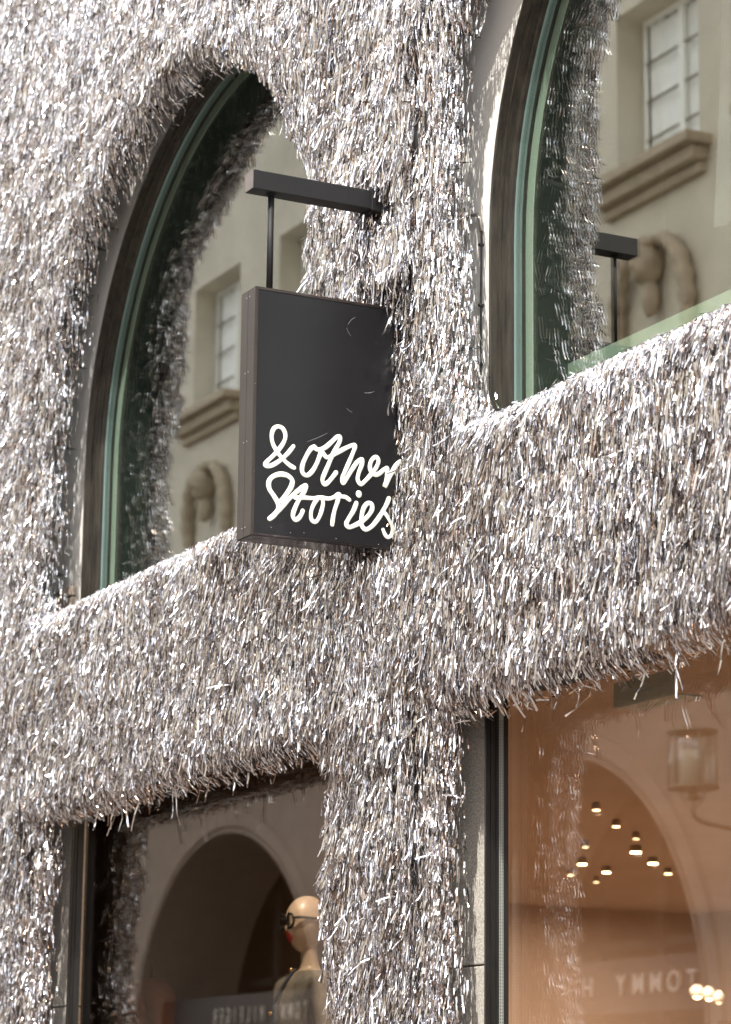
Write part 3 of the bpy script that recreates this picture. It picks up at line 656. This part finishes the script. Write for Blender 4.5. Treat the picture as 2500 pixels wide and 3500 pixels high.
b = MB(); b.box(-60, 6, YO - .42, YO + .45, 17.8, 18.0, .02); b.box(-60, 6, YO - .42, YO + .25, 17.55, 17.8, .02); b.done('cornice', M_oppsill, opp)
b = MB(); b.box(-60, 6, YO - 10, YO - 9.6, 0, 17.8); b.box(-60.3, -60, YO - 10, YO, 0, 17.8); b.box(6, 6.3, YO - 10, YO, 0, 17.8); b.done('rear_walls', M_opp, opp)
me = me_from([(-60, YO + .4, 18), (6, YO + .4, 18), (6, YO - 5, 19.0), (-60, YO - 5, 19.0), (-60, YO - 10, 18), (6, YO - 10, 18)], [(0, 1, 2, 3), (3, 2, 5, 4)]); link('roof', me, M_roof, opp)
b = MB(); b.box(-60, 6, YO - 2.6, YO - 2.5, 0, 6.2); b.box(-60, 6, YO - 2.6, YO - 1.5, 6.2, 6.5); b.box(-60, 6, YO - 2.6, YO - 2.5, 6.2, 17.8); b.done('inner_wall', M_dark, opp)
for cx, a in ARC:
    p_ = arch(cx, a, 2.6, 3.05, 0); link('arch_moulding', sweep(p_, [(-.30, YO), (-.28, YO + .05), (-.10, YO + .06), (-.08, YO + .02), (-.05, YO + .02), (-.03, YO + .07), (0, YO + .06), (0.0, YO)][::1]), M_oppstone, opp)
def opp_window(x0, z0, z1, main=True):
    b = MB(); yw = YO - .34; x1 = x0 + WW; c = (x0 + x1) / 2
    b.box(x0 + .02, x1 - .02, yw - .03, yw + .0, z0, z0 + .07); b.box(x0 + .02, x1 - .02, yw - .03, yw, z1 - .07, z1)
    b.box(x0 + .02, x0 + .08, yw - .03, yw, z0 + .07, z1 - .07); b.box(x1 - .08, x1 - .02, yw - .03, yw, z0 + .07, z1 - .07); b.box(c - .05, c + .05, yw - .03, yw + .02, z0 + .07, z1 - .07)
    f = b.done('window', M_sash, opp)
    hh = (z1 - z0 - .14) / 4
    for s_ in range(1, 4):
        for a_, b_ in ((x0 + .08, c - .05), (c + .05, x1 - .08)):
            q = MB(); q.box(a_, b_, yw - .018, yw + .004, z0 + .07 + hh * s_ - .013, z0 + .07 + hh * s_ + .013); q.done('glazing_bar', mat_bar, f)
    n_ = 26; cv = []; cf = []
    for k in range(n_ + 1):
        xx = x0 + .06 + (x1 - x0 - .12) * k / n_; yv = yw - .07 + .02 * math.sin(k * 1.9) + .01 * math.sin(k * .7)
        cv += [(xx, yv, z0 + .06), (xx, yv, z1 - .05)]
    cf = [(2 * k, 2 * k + 2, 2 * k + 3, 2 * k + 1) for k in range(n_)]
    link('curtain', me_from(cv, cf, smooth=True), M_curtain, f)
mat_bar = mat('glazing_bar_paint', (.25, .21, .16), .6)
for x_ in WX:
    opp_window(x_, WZ0, WZ1); opp_window(x_, 15.6, 16.9)
    b = MB(); b.box(x_ - .30, x_ + WW + .25, YO - .3, YO + .34, WZ0 - .14, WZ0 - .02, .02); b.box(x_ - .22, x_ + WW + .17, YO + .001, YO + .22, WZ0 - .30, WZ0 - .14, .03); b.box(x_ - .18, x_ + WW + .13, YO + .001, YO + .10, WZ0 - .42, WZ0 - .30, .02)
    b.done('window_sill', M_oppsill, opp)
    # carved mask with garlands under the sill
    c = x_ + WW / 2; b = MB(); b.ball((c, YO + .16, 10.78), .20, (.8, 1, 1.15), 3, .25); b.ball((c, YO + .34, 10.75), .05, (.8, 1, 1.4), 2); b.ball((c, YO + .12, 10.42), .14, (.75, .8, 1.5), 2, .3)
    b.ball((c - .07, YO + .30, 10.84), .035, n=1); b.ball((c + .07, YO + .30, 10.84), .035, n=1); b.ball((c, YO + .14, 11.02), .17, (1.1, .8, .5), 2, .5)
    for s_ in (-1, 1):
        pts = smooth_path([(c + s_ * .14, YO + .10, 11.0), (c + s_ * .36, YO + .14, 10.98), (c + s_ * .58, YO + .13, 10.72), (c + s_ * .68, YO + .11, 10.35), (c + s_ * .66, YO + .08, 10.0), (c + s_ * .60, YO + .06, 9.8)])
        b.tube(pts, [.05 + .05 * math.sin(PI * i / (len(pts) - 1)) * (1 + .35 * math.sin(i * 1.7)) for i in range(len(pts))], 10)
        for q_ in range(3, len(pts) - 1, 2): b.ball(pts[q_] + Vector((s_ * .05 * math.sin(q_), .05, .02 * math.cos(q_ * 2.1))), .055, (1, .6, .8), 1, .6)
    b.done('carved_mask', M_oppsill, opp)
# fascia boards with the shop name in the arches
font_text = 'TOMMY HILFIGER'
def letter_mesh(ch):
    cu = bpy.data.curves.new('l', 'FONT'); cu.body = ch; cu.size = .30; cu.extrude = .012; cu.offset = .004; cu.align_x = 'CENTER'
    o = bpy.data.objects.new('l', cu); COL.objects.link(o); m_ = bpy.data.meshes.new_from_object(o.evaluated_get(bpy.context.evaluated_depsgraph_get())); bpy.data.objects.remove(o); m_.materials.clear(); return m_
LM = {c: letter_mesh(c) for c in set(font_text) if c != ' '}
for cx, a in ARC[1:5]:
    xs = cx + 2.55 if a > 2.9 else cx + 2.5
    pitch = .292; lsc = 1
    if abs(cx + 34.85) < .1: xs = -32.83; pitch = .222; lsc = .62
    if abs(cx + 25.95) < .1: xs = -23.85; pitch = .340; lsc = 1.05
    t = thing('shop_fascia', 'dark fascia with pale spaced capitals spanning the %s arch of the house opposite' % {-43.7: 'farthest', -34.85: 'second farthest', -25.95: 'middle', -17.0: 'nearest'}[cx], 'shop sign', 'fascias in the arches opposite', (cx, YO - .35, 3.2))
    b = MB(); b.box(-a + .02, a - .02, -.08, 0, -.30, .28, .01); b.done('fascia_board', M_signboard, t)
    for k, ch in enumerate(font_text):
        if ch == ' ': continue
        o = link('letter', LM[ch], M_fascialet, t); o.rotation_euler = (PI / 2, 0, PI); o.location = (xs - .15 - pitch * k - cx, .014, -.10); o.scale = (lsc, 1.0, 1)
    # shop front behind: frames and lights
    b = MB(); 
    for x_ in (-2.2, -.9, .4, 1.7): b.box(x_, x_ + .10, -1.5, -1.42, -3.2, 1.9)
    b.box(-a, a, -1.5, -1.42, .55, .65); b.done('shop_front_frame', M_greendark, t)
# wall lantern opposite the right-hand shop window
lt = thing('street_lantern', 'cylindrical glass street lantern on a scrolled arm beside the arch opposite', 'street lamp', loc=(-21.95, YO + 1.0, 4.85))
b = MB()
b.lathe([(.23, .54), (.245, .545), (.245, .57), (.03, .60)], (0, 0, 0)); b.lathe([(.23, 0), (.25, .005), (.25, .03), (.21, .04)], (0, 0, 0))
for k in range(6): a_ = k * PI / 3 + .3; b.tube([(.235 * math.cos(a_), .235 * math.sin(a_), .02), (.235 * math.cos(a_), .235 * math.sin(a_), .56)], .008, 6)
b.done('lantern_frame', M_lampmetal, lt)
b = MB(); b.lathe([(.10, .05), (.12, .07), (.12, .36), (.10, .38)], (0, 0, 0)); b.done('opal_cylinder', M_opal, lt)
b = MB(); b.lathe([(.228, .035), (.228, .545)], (0, 0, 0)); b.done('glass_cylinder', M_glassS, lt)
b = MB(); b.tube(smooth_path([(0, 0, 0), (0, 0, -.10), (.0, -.10, -.30), (0, -.99, -.38)]), .022, 8)
for s_ in (-1, 1): b.tube(smooth_path([(s_ * .21, 0, .02), (s_ * .18, 0, -.08), (s_ * .07, 0, -.17), (0, 0, -.20)]), .010, 6)
b.lathe([(.06, -.10), (.08, -.06), (.03, -.03)], (0, 0, 0)); b.box(-.05, .05, -1.0, -.96, -.70, -.10, .01)
b.done('lamp_arm', M_lampmetal, lt)
# overhead wires across the street
for i_, (za, zb, xb) in enumerate(((12.4, 11.2, -22.0), (12.3, 11.0, -22.3), (12.35, 10.8, -21.7))):
    b = MB(); pts = [(-26.0 + (xb + 26.0) * t, YO + .05 + 3.0 * t, za + (zb - za) * t - .35 * math.sin(PI * t)) for t in [k / 14 for k in range(15)]]
    b.tube(pts, .012, 6); b.done('overhead_wire', M_cable, label=['uppermost of three black wires strung across the street', 'middle of three black wires strung across the street', 'lowest of three black wires strung across the street'][i_], cat='wire', group='wires across the street')
build_letters()
